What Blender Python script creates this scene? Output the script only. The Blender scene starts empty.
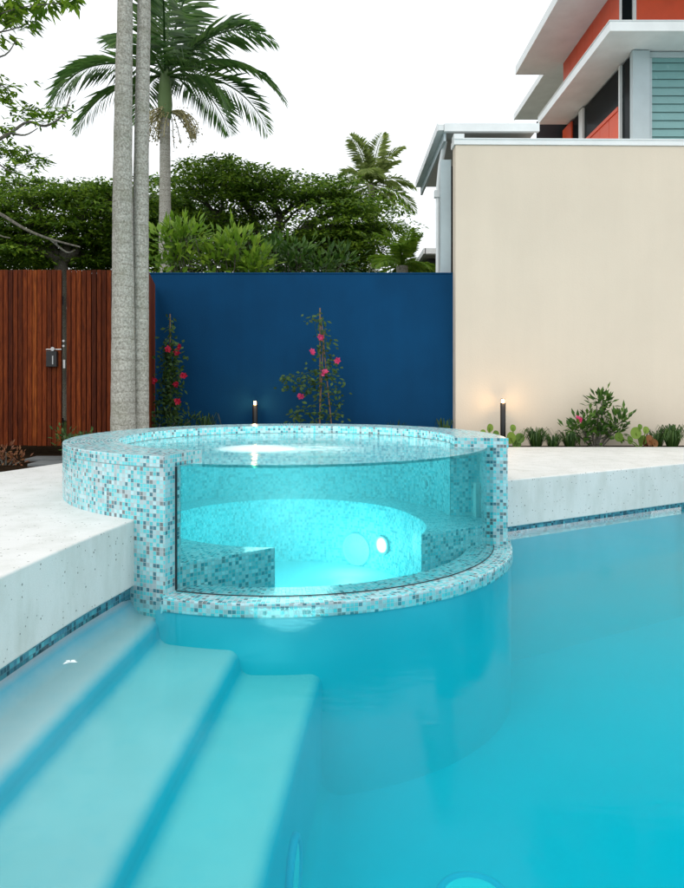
import bpy, bmesh, math, random
from mathutils import Vector, Matrix
from mathutils.geometry import tessellate_polygon
R = math.radians
PI = math.pi
random.seed(7)
sc = bpy.context.scene
col = sc.collection
CAMZ = 1.30; F = 741.0; CX = 342.0; CY = 380.0
def P(px, py, Y):
    return Vector(((px-CX)/F*Y, Y, CAMZ-(py-CY)/F*Y))
DECK = .45; RIM = .845; SOFF = .045; LEDGE = .015
SX, SY = -.424, 6.02                      # spa centre
R_OUT, R_IN, R_GL = 1.73, 1.33, 1.62
TH0, TH1 = R(-9.6), R(248.7)

# ------------------------------------------------------------------ helpers
class MB:
    def __init__(s): s.v = []; s.f = []; s.sm = []
    def face(s, pts, smooth=False):
        n = len(s.v); s.v += [tuple(p) for p in pts]; s.f.append(tuple(range(n, n+len(pts)))); s.sm.append(smooth)
    def grid(s, rows, close_u=False, close_v=False, smooth=True):
        n = len(s.v); nu = len(rows); nv = len(rows[0])
        for r in rows: s.v += [tuple(p) for p in r]
        for i in range(nu if close_u else nu-1):
            for j in range(nv if close_v else nv-1):
                a = n+i*nv+j; b = n+i*nv+(j+1) % nv; i2 = (i+1) % nu
                s.f.append((a, b, n+i2*nv+(j+1) % nv, n+i2*nv+j)); s.sm.append(smooth)
    def box(s, x0, x1, y0, y1, z0, z1):
        n = len(s.v)
        s.v += [(x, y, z) for z in (z0, z1) for y in (y0, y1) for x in (x0, x1)]
        for q in ((0,2,3,1),(4,5,7,6),(0,1,5,4),(2,6,7,3),(0,4,6,2),(1,3,7,5)):
            s.f.append(tuple(n+k for k in q)); s.sm.append(False)
    def obox(s, a, b, th, z0, z1):          # upright slab from plan point a to b, thickness th (to the left of a->b)
        d = Vector((b[0]-a[0], b[1]-a[1], 0)).normalized(); nrm = Vector((-d.y, d.x, 0))*th
        p = [Vector((a[0], a[1], 0)), Vector((b[0], b[1], 0)), Vector((b[0], b[1], 0))+nrm, Vector((a[0], a[1], 0))+nrm]
        s.prism([(q.x, q.y) for q in p], z0, z1)
    def prism(s, pts, z0, z1, top=True, bottom=True):
        ar = sum(pts[i][0]*pts[(i+1) % len(pts)][1]-pts[(i+1) % len(pts)][0]*pts[i][1] for i in range(len(pts)))
        if ar < 0: pts = pts[::-1]
        n = len(s.v); k = len(pts)
        s.v += [(p[0], p[1], z0) for p in pts]+[(p[0], p[1], z1) for p in pts]
        for i in range(k):
            j = (i+1) % k
            s.f.append((n+i, n+j, n+k+j, n+k+i)); s.sm.append(False)
        tris = tessellate_polygon([[Vector((p[0], p[1], 0)) for p in pts]])
        for t in tris:
            a, b, c = t
            A, B, C_ = (Vector(pts[q]) for q in (a, b, c))
            if (B-A).cross(C_-A) < 0: b, c = c, b
            if top: s.f.append((n+k+a, n+k+b, n+k+c)); s.sm.append(False)
            if bottom: s.f.append((n+a, n+c, n+b)); s.sm.append(False)
    def tube(s, pts, rad, seg=8, cap=True):
        pts = [Vector(p) for p in pts]
        if not hasattr(rad, '__len__'): rad = [rad]*len(pts)
        rows = []; ref = Vector((.13, .97, .21)).normalized()
        for i, p in enumerate(pts):
            t = (pts[min(i+1, len(pts)-1)]-pts[max(i-1, 0)]).normalized()
            u = t.cross(ref)
            if u.length < .1: u = t.cross(Vector((1, 0, 0)))
            u.normalize(); w = t.cross(u)
            rows.append([p+(u*math.cos(a)+w*math.sin(a))*rad[i] for a in (2*PI*k/seg for k in range(seg))])
        s.grid(rows, close_v=True)
        if cap: s.face(rows[0][::-1]); s.face(rows[-1])
    def disc(s, c, nrm, r, seg=24, th=.01, r_in=0):
        nrm = Vector(nrm).normalized(); u = nrm.orthogonal().normalized(); w = nrm.cross(u); c = Vector(c)
        ring = lambda q, h: [c+nrm*h+(u*math.cos(2*PI*k/seg)+w*math.sin(2*PI*k/seg))*q for k in range(seg)]
        if r_in: s.grid([ring(r, 0), ring(r, th), ring(r_in, th), ring(r_in, 0)], close_u=True, close_v=True, smooth=False)
        else:
            s.grid([ring(r, 0), ring(r*.97, th)], close_v=True, smooth=False); s.face(ring(r*.97, th)); s.face(ring(r, 0)[::-1])
    def torus(s, c, nrm, r, t, seg=28, k2=6):
        nrm = Vector(nrm).normalized(); u = nrm.orthogonal().normalized(); w = nrm.cross(u); c = Vector(c)
        rows = []
        for k in range(seg):
            d = u*math.cos(2*PI*k/seg)+w*math.sin(2*PI*k/seg)
            rows.append([c+d*(r+t*math.cos(b))+nrm*t*math.sin(b) for b in (2*PI*q/k2 for q in range(k2))])
        s.grid(rows, close_u=True, close_v=True)
    def leaf(s, p, d, n, L, W, fold=.18):
        d = d.normalized(); sd = d.cross(n)
        if sd.length < .01: sd = d.orthogonal()
        sd.normalize(); nn = sd.cross(d)
        a = p+d*L*.5+sd*W*.5+nn*W*fold; b = p+d*L; c = p+d*L*.5-sd*W*.5+nn*W*fold
        k = len(s.v); s.v += [tuple(p), tuple(a), tuple(b), tuple(c)]
        s.f += [(k, k+1, k+2), (k, k+2, k+3)]; s.sm += [False, False]
    def build(s, name, mat, parent=None, bevel=0, uv=None):
        me = bpy.data.meshes.new(name); me.from_pydata(s.v, [], s.f); me.update()
        me.polygons.foreach_set('use_smooth', s.sm)
        if mat: me.materials.append(mat)
        if uv: uv(me)
        o = bpy.data.objects.new(name, me); col.objects.link(o)
        if parent: o.parent = parent; o.matrix_parent_inverse = Matrix.Translation(-parent.location)
        if bevel:
            bm = bmesh.new(); bm.from_mesh(me); bmesh.ops.remove_doubles(bm, verts=bm.verts, dist=1e-5); bm.to_mesh(me); bm.free()
            m = o.modifiers.new('bevel', 'BEVEL'); m.width = bevel; m.segments = 2; m.limit_method = 'ANGLE'; m.angle_limit = R(40)
        return o
def tag(o, label, cat=None, group=None, kind=None):
    if label: o['label'] = label
    if cat: o['category'] = cat
    if group: o['group'] = group
    if kind: o['kind'] = kind
    return o
def thing(name, loc, label, cat, group=None):
    o = bpy.data.objects.new(name, None); col.objects.link(o); o.location = loc; o.empty_display_size = .1
    return tag(o, label, cat, group)
def part(mb, name, mat, t, **k):            # vertices given in world space
    return mb.build(name, mat, t, **k)

# ------------------------------------------------------------------ materials
def mat(name, base=(.5, .5, .5), rough=.6, metal=0, coat=0, spec=.5):
    m = bpy.data.materials.new(name); m.use_nodes = True; nt = m.node_tree
    b = nt.nodes['Principled BSDF']
    b.inputs['Base Color'].default_value = (*base, 1); b.inputs['Roughness'].default_value = rough
    b.inputs['Metallic'].default_value = metal; b.inputs['Coat Weight'].default_value = coat
    b.inputs['Specular IOR Level'].default_value = spec
    return m, nt, b
def nd(nt, t, **k):
    n = nt.nodes.new(t)
    for a, v in k.items():
        if a.startswith('i_'):
            key = a[2:]
            n.inputs[int(key) if key.isdigit() else key.replace('_', ' ')].default_value = v
        else: setattr(n, a, v)
    return n
def coords(nt, kind='Object', scale=(1, 1, 1), loc=(0, 0, 0)):
    tc = nd(nt, 'ShaderNodeTexCoord'); mp = nd(nt, 'ShaderNodeMapping')
    mp.inputs['Scale'].default_value = scale; mp.inputs['Location'].default_value = loc
    nt.links.new(tc.outputs[kind], mp.inputs[0]); return mp.outputs[0]
def ramp(nt, fac, stops, interp='LINEAR'):
    r = nd(nt, 'ShaderNodeValToRGB'); cr = r.color_ramp; cr.interpolation = interp
    while len(cr.elements) < len(stops): cr.elements.new(.5)
    for e, (p, c) in zip(cr.elements, stops):
        e.position = p; e.color = (*c, 1) if len(c) == 3 else c
    nt.links.new(fac, r.inputs[0]); return r.outputs[0]
def noise(nt, vec, scale, detail=4, rough=.55, dist=0):
    n = nd(nt, 'ShaderNodeTexNoise'); n.inputs['Scale'].default_value = scale; n.inputs['Detail'].default_value = detail
    n.inputs['Roughness'].default_value = rough; n.inputs['Distortion'].default_value = dist
    nt.links.new(vec, n.inputs['Vector']); return n.outputs['Fac']
def mixc(nt, fac, a, b, mode='MIX'):
    m = nd(nt, 'ShaderNodeMix', data_type='RGBA', blend_type=mode)
    for i, v in ((0, fac), (6, a), (7, b)):
        if isinstance(v, (int, float)): m.inputs[i].default_value = v
        elif isinstance(v, tuple): m.inputs[i].default_value = (*v, 1)
        else: nt.links.new(v, m.inputs[i])
    return m.outputs[2]
def math_(nt, op, a, b=0.0):
    m = nd(nt, 'ShaderNodeMath', operation=op)
    for i, v in ((0, a), (1, b)):
        if isinstance(v, (int, float)): m.inputs[i].default_value = v
        else: nt.links.new(v, m.inputs[i])
    return m.outputs[0]
def bump(nt, b, h, dist=.01, strength=.5):
    n = nd(nt, 'ShaderNodeBump'); n.inputs['Distance'].default_value = dist; n.inputs['Strength'].default_value = strength
    nt.links.new(h, n.inputs['Height']); nt.links.new(n.outputs[0], b.inputs['Normal']); return n

def mosaic(name, pal, grout=(.50, .55, .56), pitch=.025, rough=.25):
    m, nt, b = mat(name, rough=rough, coat=.08)
    v = coords(nt, 'UV', (1/pitch, 1/pitch, 1))
    fl = nd(nt, 'ShaderNodeVectorMath', operation='FLOOR'); nt.links.new(v, fl.inputs[0])
    fr = nd(nt, 'ShaderNodeVectorMath', operation='FRACTION'); nt.links.new(v, fr.inputs[0])
    wn = nd(nt, 'ShaderNodeTexWhiteNoise', noise_dimensions='2D'); nt.links.new(fl.outputs[0], wn.inputs['Vector'])
    # loose clusters of darker tesserae
    cl = noise(nt, fl.outputs[0], .11, 2)
    val = math_(nt, 'ADD', wn.outputs['Value'], math_(nt, 'MULTIPLY', math_(nt, 'SUBTRACT', cl, .5), .35))
    c = ramp(nt, val, pal, 'CONSTANT')
    off = nd(nt, 'ShaderNodeVectorMath', operation='ADD'); off.inputs[1].default_value = (91.3, 17.7, 3)
    nt.links.new(fl.outputs[0], off.inputs[0])
    w2 = nd(nt, 'ShaderNodeTexWhiteNoise', noise_dimensions='2D'); nt.links.new(off.outputs[0], w2.inputs['Vector'])
    hv = nd(nt, 'ShaderNodeHueSaturation'); nt.links.new(c, hv.inputs['Color'])
    nt.links.new(math_(nt, 'ADD', math_(nt, 'MULTIPLY', w2.outputs['Value'], .22), .90), hv.inputs['Value'])
    sp = nd(nt, 'ShaderNodeSeparateXYZ'); nt.links.new(fr.outputs[0], sp.inputs[0])
    ex = math_(nt, 'ABSOLUTE', math_(nt, 'SUBTRACT', sp.outputs[0], .5)); ey = math_(nt, 'ABSOLUTE', math_(nt, 'SUBTRACT', sp.outputs[1], .5))
    g = math_(nt, 'GREATER_THAN', math_(nt, 'MAXIMUM', ex, ey), .44)
    cc = mixc(nt, g, hv.outputs[0], grout)
    nt.links.new(cc, b.inputs['Base Color'])
    nt.links.new(math_(nt, 'ADD', math_(nt, 'MULTIPLY', g, .5), rough), b.inputs['Roughness'])
    bump(nt, b, math_(nt, 'ADD', math_(nt, 'MULTIPLY', g, -1.0), math_(nt, 'MULTIPLY', w2.outputs['Value'], .6)), .0015, .6)
    return m
PALE = (.42, .66, .70); LILAC = (.38, .49, .52); AQUA = (.12, .58, .63); TURQ = (.08, .46, .52); DTEAL = (.065, .20, .25); BROWN = (.17, .21, .22)
M = {}
M['mosaic'] = mosaic('mosaic_tiles', [(0, PALE), (.20, AQUA), (.46, LILAC), (.60, (.30, .64, .67)), (.77, TURQ), (.835, DTEAL), (.94, BROWN)])
M['mosaic_in'] = mosaic('mosaic_tiles_inside', [(0, (.50, .76, .78)), (.24, AQUA), (.44, (.44, .68, .70)), (.60, (.30, .68, .72)), (.76, TURQ), (.84, (.04, .30, .36)), (.95, (.12, .34, .36))])
M['mosaic_band'] = mosaic('waterline_tiles', [(0, (.06, .30, .38)), (.30, (.10, .42, .48)), (.40, (.05, .22, .32)), (.62, (.03, .14, .20)), (.82, (.015, .07, .11))], grout=(.10, .26, .31))

def terrazzo():
    m, nt, b = mat('pale_terrazzo', rough=.55)
    v = coords(nt)
    vo = nd(nt, 'ShaderNodeTexVoronoi'); vo.inputs['Scale'].default_value = 62; nt.links.new(v, vo.inputs['Vector'])
    sp = nd(nt, 'ShaderNodeSeparateColor'); nt.links.new(vo.outputs['Color'], sp.inputs[0])
    dark = math_(nt, 'MULTIPLY', math_(nt, 'GREATER_THAN', sp.outputs[0], .86), math_(nt, 'LESS_THAN', vo.outputs['Distance'], math_(nt, 'MULTIPLY', sp.outputs[1], .38)))
    n1 = noise(nt, v, 1.6, 5); n2 = noise(nt, v, 160, 2)
    base = ramp(nt, n1, [(.25, (.68, .69, .665)), (.75, (.78, .785, .765))])
    base = mixc(nt, .12, base, ramp(nt, n2, [(.3, (.45, .45, .43)), (.7, (.85, .85, .82))]))
    stain = ramp(nt, noise(nt, coords(nt, scale=(1, 1, .35)), 5.5, 5, .65), [(.45, (1, 1, 1)), (.75, (.82, .83, .80))])
    base = mixc(nt, 1.0, base, stain, 'MULTIPLY')
    nt.links.new(mixc(nt, dark, base, (.22, .22, .20)), b.inputs['Base Color'])
    bump(nt, b, n2, .002, .35)
    return m
M['terrazzo'] = terrazzo()
def plaster(name, c0, c1):
    m, nt, b = mat(name, rough=.7)
    v = coords(nt)
    n1 = noise(nt, v, 1.3, 4)
    nt.links.new(ramp(nt, n1, [(.3, c0), (.7, c1)]), b.inputs['Base Color'])
    return m
M['plaster'] = plaster('pool_plaster', (.50, .43, .49), (.57, .49, .55))
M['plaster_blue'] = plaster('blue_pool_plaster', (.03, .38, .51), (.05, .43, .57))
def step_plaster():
    # shade of the risers painted by slope: pale treads blend into darker blue
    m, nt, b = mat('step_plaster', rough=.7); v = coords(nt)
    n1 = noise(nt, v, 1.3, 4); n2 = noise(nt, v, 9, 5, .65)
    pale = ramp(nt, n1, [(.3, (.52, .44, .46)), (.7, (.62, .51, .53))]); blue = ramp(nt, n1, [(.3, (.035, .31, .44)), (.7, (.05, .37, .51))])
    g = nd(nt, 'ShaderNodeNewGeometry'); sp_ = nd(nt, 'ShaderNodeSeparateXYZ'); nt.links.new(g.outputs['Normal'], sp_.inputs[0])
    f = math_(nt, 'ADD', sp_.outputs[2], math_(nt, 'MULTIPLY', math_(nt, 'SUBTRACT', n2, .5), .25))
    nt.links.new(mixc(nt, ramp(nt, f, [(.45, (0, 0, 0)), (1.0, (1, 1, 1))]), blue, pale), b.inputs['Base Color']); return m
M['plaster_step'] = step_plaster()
M['plaster_shaded'] = plaster('shaded_blue_pool_plaster', (.030, .36, .47), (.04, .42, .54))  # darker copy of the blue plaster, shade of upright faces painted in
def render_wall(name, c, var=.08, grain=55, spec=.3, streak=.93):
    m, nt, b = mat(name, rough=.85, spec=spec)
    v = coords(nt)
    n1 = noise(nt, v, .9, 6, .6); n2 = noise(nt, v, grain, 4)
    st = noise(nt, coords(nt, scale=(2.6, 2.6, .22)), 1.6, 5, .65)
    lo = tuple(x*(1-var) for x in c); hi = tuple(x*(1+var) for x in c)
    c1 = ramp(nt, n1, [(.3, lo), (.7, hi)])
    c1 = mixc(nt, 1.0, c1, ramp(nt, st, [(.35, (streak,)*3), (.7, (1.02, 1.02, 1.02))]), 'MULTIPLY')
    nt.links.new(c1, b.inputs['Base Color']); bump(nt, b, n2, .004, .4)
    return m
M['cream'] = render_wall('cream_render', (.70, .61, .495), .03, streak=.992)
M['blue'] = render_wall('navy_render', (.0015, .050, .135), .14, spec=.15)
def wood():
    m, nt, b = mat('stained_hardwood', rough=.6, spec=.15)
    v = coords(nt, scale=(9, 9, .9))
    n1 = noise(nt, v, 5, 6, .65, .6)
    g = nd(nt, 'ShaderNodeNewGeometry')
    c = ramp(nt, n1, [(.25, (.05, .009, .002)), (.5, (.17, .032, .006)), (.8, (.32, .078, .014))])
    c2 = ramp(nt, g.outputs['Random Per Island'], [(0, (.25, .2, .2)), (.35, (.7, .65, .6)), (.8, (1.05, 1, .9)), (1, (1.4, 1.6, 1.4))])
    nt.links.new(mixc(nt, 1.0, c, c2, 'MULTIPLY'), b.inputs['Base Color']); bump(nt, b, n1, .002, .4)
    return m
M['wood'] = wood()
def bark(name, c0, c1, c2, rings=True):
    m, nt, b = mat(name, rough=.9, spec=.2)
    v = coords(nt)
    n1 = noise(nt, v, 48, 6, .7); n2 = noise(nt, v, 4.5, 4, .6)
    c = ramp(nt, n1, [(.32, c0), (.5, c1), (.68, c2)])
    c = mixc(nt, ramp(nt, n2, [(.5, (0, 0, 0)), (.7, (.32, .32, .32))]), c, (.13, .14, .07))
    h = n1
    if rings:
        w = nd(nt, 'ShaderNodeTexWave', wave_type='BANDS', bands_direction='Z', wave_profile='SAW'); w.inputs['Scale'].default_value = 2.7
        w.inputs['Distortion'].default_value = 2.4; w.inputs['Detail'].default_value = 2; nt.links.new(v, w.inputs['Vector'])
        c = mixc(nt, 1.0, c, ramp(nt, w.outputs['Fac'], [(0, (.80, .79, .76)), (.22, (1, 1, 1)), (1, (1.05, 1.05, 1.05))]), 'MULTIPLY')
        h = math_(nt, 'ADD', n1, w.outputs['Fac'])
    nt.links.new(c, b.inputs['Base Color']); bump(nt, b, h, .008, .6)
    return m
M['palm_bark'] = bark('palm_bark', (.17, .165, .135), (.36, .35, .31), (.58, .57, .51))
M['bark'] = bark('tree_bark', (.04, .035, .028), (.12, .11, .09), (.22, .21, .18), False)
def foliage(name, c0, c1, c2, trans=.35, rough=.5, spec=.35):
    m = bpy.data.materials.new(name); m.use_nodes = True; nt = m.node_tree; b = nt.nodes['Principled BSDF']; out = nt.nodes['Material Output']
    b.inputs['Roughness'].default_value = rough; b.inputs['Specular IOR Level'].default_value = spec
    g = nd(nt, 'ShaderNodeNewGeometry'); n = noise(nt, coords(nt), .8, 3)
    f = math_(nt, 'ADD', math_(nt, 'MULTIPLY', g.outputs['Random Per Island'], .55), math_(nt, 'MULTIPLY', n, .5))
    c = ramp(nt, f, [(.15, c0), (.5, c1), (.9, c2)]); nt.links.new(c, b.inputs['Base Color'])
    t = nd(nt, 'ShaderNodeBsdfTranslucent'); nt.links.new(c, t.inputs[0])
    mx = nd(nt, 'ShaderNodeMixShader'); mx.inputs[0].default_value = trans
    nt.links.new(b.outputs[0], mx.inputs[1]); nt.links.new(t.outputs[0], mx.inputs[2]); nt.links.new(mx.outputs[0], out.inputs[0])
    return m
M['leaf_dark'] = foliage('dark_fern_foliage', (.016, .048, .004), (.085, .18, .012), (.28, .42, .035), .42, .55, .25)
M['leaf_palm'] = foliage('palm_foliage', (.035, .10, .022), (.08, .19, .04), (.20, .33, .09), .5, .3, .6)
M['leaf_bright'] = foliage('bright_foliage', (.08, .18, .014), (.17, .32, .025), (.32, .46, .05), .45)
M['leaf_pale_palm'] = foliage('pale_palm_foliage', (.13, .20, .04), (.24, .32, .08), (.42, .48, .16), .55)
M['leaf_vine'] = foliage('vine_foliage', (.015, .045, .010), (.035, .09, .018), (.09, .17, .03), .3)
M['leaf_shrub'] = foliage('shrub_foliage', (.02, .06, .010), (.05, .13, .018), (.13, .25, .03), .35)
M['leaf_paddle'] = foliage('paddle_leaf', (.10, .20, .03), (.17, .29, .04), (.26, .38, .06), .35)
M['leaf_rust'] = foliage('rust_leaf', (.12, .045, .02), (.22, .08, .035), (.32, .15, .05), .3)
M['flower'] = foliage('magenta_petals', (.50, .02, .10), (.65, .04, .16), (.80, .12, .28), .3)
M['flower_red'] = foliage('crimson_petals', (.50, .010, .03), (.65, .02, .06), (.75, .04, .12), .3)
M['seed'] = foliage('palm_fruit', (.35, .30, .14), (.52, .46, .24), (.68, .62, .38), .2)
M['crownshaft'] = foliage('crownshaft', (.10, .17, .06), (.14, .22, .08), (.2, .28, .12), .0)
def simple(name, c, rough=.5, metal=0, var=.06, sc_=3.0, coat=0, spec=.5):
    m, nt, b = mat(name, c, rough, metal, coat, spec)
    n1 = noise(nt, coords(nt), sc_, 5, .6)
    nt.links.new(ramp(nt, n1, [(.3, tuple(x*(1-var) for x in c)), (.7, tuple(x*(1+var) for x in c))]), b.inputs['Base Color'])
    nt.links.new(math_(nt, 'ADD', math_(nt, 'MULTIPLY', n1, .15), rough-.07), b.inputs['Roughness'])
    return m
M['white'] = simple('white_metal_flashing', (.80, .83, .83), .4)
M['soffit'] = simple('soffit_board', (.76, .80, .81), .7)
M['red'] = simple('red_cladding', (.80, .10, .032), .5)
M['dark'] = simple('dark_void', (.02, .022, .025), .7)
M['steel'] = simple('painted_steel', (.48, .57, .60), .4)
M['black'] = simple('black_powdercoat', (.012, .012, .013), .35)
M['roof'] = simple('roof_sheet', (.45, .48, .48), .45)
M['steelm'] = simple('brushed_steel', (.5, .5, .5), .3, 1)
M['soil'] = simple('garden_soil', (.020, .013, .008), .95, var=.5, sc_=14, spec=0)
M['paver'] = simple('slate_paver', (.14, .15, .15), .8, var=.2, sc_=6, spec=.1)
M['stake'] = simple('bamboo_stake', (.22, .13, .07), .7)
M['seal'] = simple('dark_sealant', (.015, .022, .028), .35)
M['fitting'] = simple('moulded_fitting', (.55, .72, .74), .35)
M['fitting_blue'] = simple('blue_fitting_ring', (.04, .34, .55), .35)
M['ground'] = simple('grass_ground', (.03, .04, .014), .95, var=.35, sc_=1.2, spec=0)
def glare_white():  # soft white glare laid over the spa water by alpha
    m = bpy.data.materials.new('glare_patch'); m.use_nodes = True; nt = m.node_tree; b = nt.nodes['Principled BSDF']; out = nt.nodes['Material Output']
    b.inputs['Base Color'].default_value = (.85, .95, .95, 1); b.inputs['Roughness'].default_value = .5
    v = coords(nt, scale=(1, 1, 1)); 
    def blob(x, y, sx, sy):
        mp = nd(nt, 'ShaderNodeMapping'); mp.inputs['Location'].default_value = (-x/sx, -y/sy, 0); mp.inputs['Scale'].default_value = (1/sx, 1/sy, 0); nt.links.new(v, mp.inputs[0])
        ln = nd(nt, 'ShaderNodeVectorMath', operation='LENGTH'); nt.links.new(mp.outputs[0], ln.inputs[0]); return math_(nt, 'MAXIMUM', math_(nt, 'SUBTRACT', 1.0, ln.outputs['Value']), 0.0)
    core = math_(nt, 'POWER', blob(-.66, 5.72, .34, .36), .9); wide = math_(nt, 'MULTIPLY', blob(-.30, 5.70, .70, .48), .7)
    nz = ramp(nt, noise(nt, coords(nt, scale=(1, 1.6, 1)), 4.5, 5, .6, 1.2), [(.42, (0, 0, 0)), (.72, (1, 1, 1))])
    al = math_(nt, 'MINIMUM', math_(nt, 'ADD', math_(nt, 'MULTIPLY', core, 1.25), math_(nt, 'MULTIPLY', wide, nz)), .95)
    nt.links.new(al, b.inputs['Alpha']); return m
M['glare_white'] = glare_white()
M['bloom'] = simple('glare_white', (.85, .9, .9), .6)
def glass_dark():
    m, nt, b = mat('tinted_window_glass', (.010, .014, .016), .2, 0, 0, .02); return m
M['glass'] = glass_dark()
M['louvre'] = simple('teal_louvre_glass', (.20, .40, .40), .25)
def emit(name, c, s):
    m = bpy.data.materials.new(name); m.use_nodes = True; nt = m.node_tree; b = nt.nodes['Principled BSDF']
    b.inputs['Emission Color'].default_value = (*c, 1); b.inputs['Emission Strength'].default_value = s; b.inputs['Base Color'].default_value = (*c, 1)
    return m
M['lamp'] = emit('lit_lamp', (1, .52, .16), 30)
M['spalamp'] = emit('lit_spa_lens', (.85, 1, 1), 9)

def water(name, ior, absorb, tint=(1, 1, 1), rip=None, rough=.02, dist=.01, strength=.4, scatter=0, scol=(.85, 1, 1, 1)):
    m = bpy.data.materials.new(name); m.use_nodes = True; nt = m.node_tree; nt.nodes.remove(nt.nodes['Principled BSDF']); out = nt.nodes['Material Output']
    tr = nd(nt, 'ShaderNodeBsdfTransparent'); tr.inputs[0].default_value = (*tint, 1)
    gl = nd(nt, 'ShaderNodeBsdfGlossy'); gl.inputs['Roughness'].default_value = rough; gl.inputs[0].default_value = (1, 1, 1, 1)
    fr = nd(nt, 'ShaderNodeFresnel'); fr.inputs[0].default_value = ior
    geo = nd(nt, 'ShaderNodeNewGeometry')
    mx = nd(nt, 'ShaderNodeMixShader'); nt.links.new(math_(nt, 'MULTIPLY', fr.outputs[0], math_(nt, 'SUBTRACT', 1.0, geo.outputs['Backfacing'])), mx.inputs[0]); nt.links.new(tr.outputs[0], mx.inputs[1]); nt.links.new(gl.outputs[0], mx.inputs[2])
    nt.links.new(mx.outputs[0], out.inputs[0])
    if rip:
        h = rip(nt); bn = nd(nt, 'ShaderNodeBump'); bn.inputs['Distance'].default_value = dist; bn.inputs['Strength'].default_value = strength
        nt.links.new(h, bn.inputs['Height'])
        nt.links.new(bn.outputs[0], gl.inputs['Normal']); nt.links.new(bn.outputs[0], fr.inputs['Normal'])
    if absorb:
        dens = max(absorb)*1.02; va = nd(nt, 'ShaderNodeVolumeAbsorption'); va.inputs['Density'].default_value = dens
        va.inputs['Color'].default_value = tuple(1-a/dens for a in absorb)+(1,)
        if scatter:
            vs = nd(nt, 'ShaderNodeVolumeScatter'); vs.inputs['Color'].default_value = scol; vs.inputs['Density'].default_value = scatter; vs.inputs['Anisotropy'].default_value = .2
            ad = nd(nt, 'ShaderNodeAddShader'); nt.links.new(va.outputs[0], ad.inputs[0]); nt.links.new(vs.outputs[0], ad.inputs[1]); nt.links.new(ad.outputs[0], out.inputs['Volume'])
        else: nt.links.new(va.outputs[0], out.inputs['Volume'])
    return m
def rip_pool(nt):
    a = noise(nt, coords(nt, scale=(1, 1, 1)), 2.2, 3, .5, .3); b_ = noise(nt, coords(nt, scale=(1, 2.2, 1)), 11, 2, .5)
    return math_(nt, 'ADD', math_(nt, 'MULTIPLY', a, 1.0), math_(nt, 'ADD', math_(nt, 'MULTIPLY', b_, .10), math_(nt, 'MULTIPLY', noise(nt, coords(nt, scale=(1, 1.8, 1)), 38, 3, .6), .05)))
def rip_spa(nt):
    a = noise(nt, coords(nt), 3.0, 3, .55, .8); b_ = noise(nt, coords(nt), 16, 2, .5)
    return math_(nt, 'ADD', a, math_(nt, 'MULTIPLY', b_, .18))
M['pool_water'] = water('pool_water', 1.135, (1.4, .05, .03), rip=rip_pool, rough=.09, dist=.012, strength=.3, scatter=.28, scol=(.0, .93, .98, 1))
M['spa_water'] = water('spa_water', 1.31, (.26, .045, .03), rip=rip_spa, rough=.13, dist=.03, strength=.45, scatter=.22)
M['acrylic'] = water('clear_acrylic', 1.13, (.5, .12, .10), tint=(.86, .975, .98), rough=.01)

# ------------------------------------------------------------------ plan curves
def lerp_tab(tab, y):
    for (y0, x0), (y1, x1) in zip(tab, tab[1:]):
        if y <= y1:
            t = max(0, (y-y0)/(y1-y0)); return x0+(x1-x0)*t
    return tab[-1][1]
def catmull(pts, n=5):
    out = []; q = [pts[0]]+list(pts)+[pts[-1]]
    for i in range(1, len(q)-2):
        p0, p1, p2, p3 = (Vector(a) for a in q[i-1:i+3])
        for k in range(n):
            t = k/n; out.append(.5*((2*p1)+(p2-p0)*t+(2*p0-5*p1+4*p2-p3)*t*t+(3*p1-p0-3*p2+p3)*t**3))
    out.append(Vector(pts[-1])); return out
def sp(r, th): return (SX+r*math.cos(th), SY+r*math.sin(th))
def arc(r, a, b, n=48): return [sp(r, a+(b-a)*k/n) for k in range(n+1)]
LEFT = [tuple(p) for p in catmull([(-1.275, 4.45), (-1.384, 3.895), (-1.476, 3.197), (-1.56, 2.4), (-1.62, 1.5), (-1.66, .5), (-1.68, -.6), (-1.68, -3)], 5)]
LEFT = [(-1.16, 4.72), (-1.247, 4.62)]+LEFT
RIGHT = [(1.10, 6.10), (1.411, 6.30), (3.49, 7.56), (5.2, 8.6), (5.2, -3)]
def offset(pts, d):                       # to the left of travel
    out = []
    for i, p in enumerate(pts):
        a = Vector(pts[max(i-1, 0)]); b = Vector(pts[min(i+1, len(pts)-1)]); t = (b-a).normalized(); out.append((p[0]-t.y*d, p[1]+t.x*d))
    return out

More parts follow.
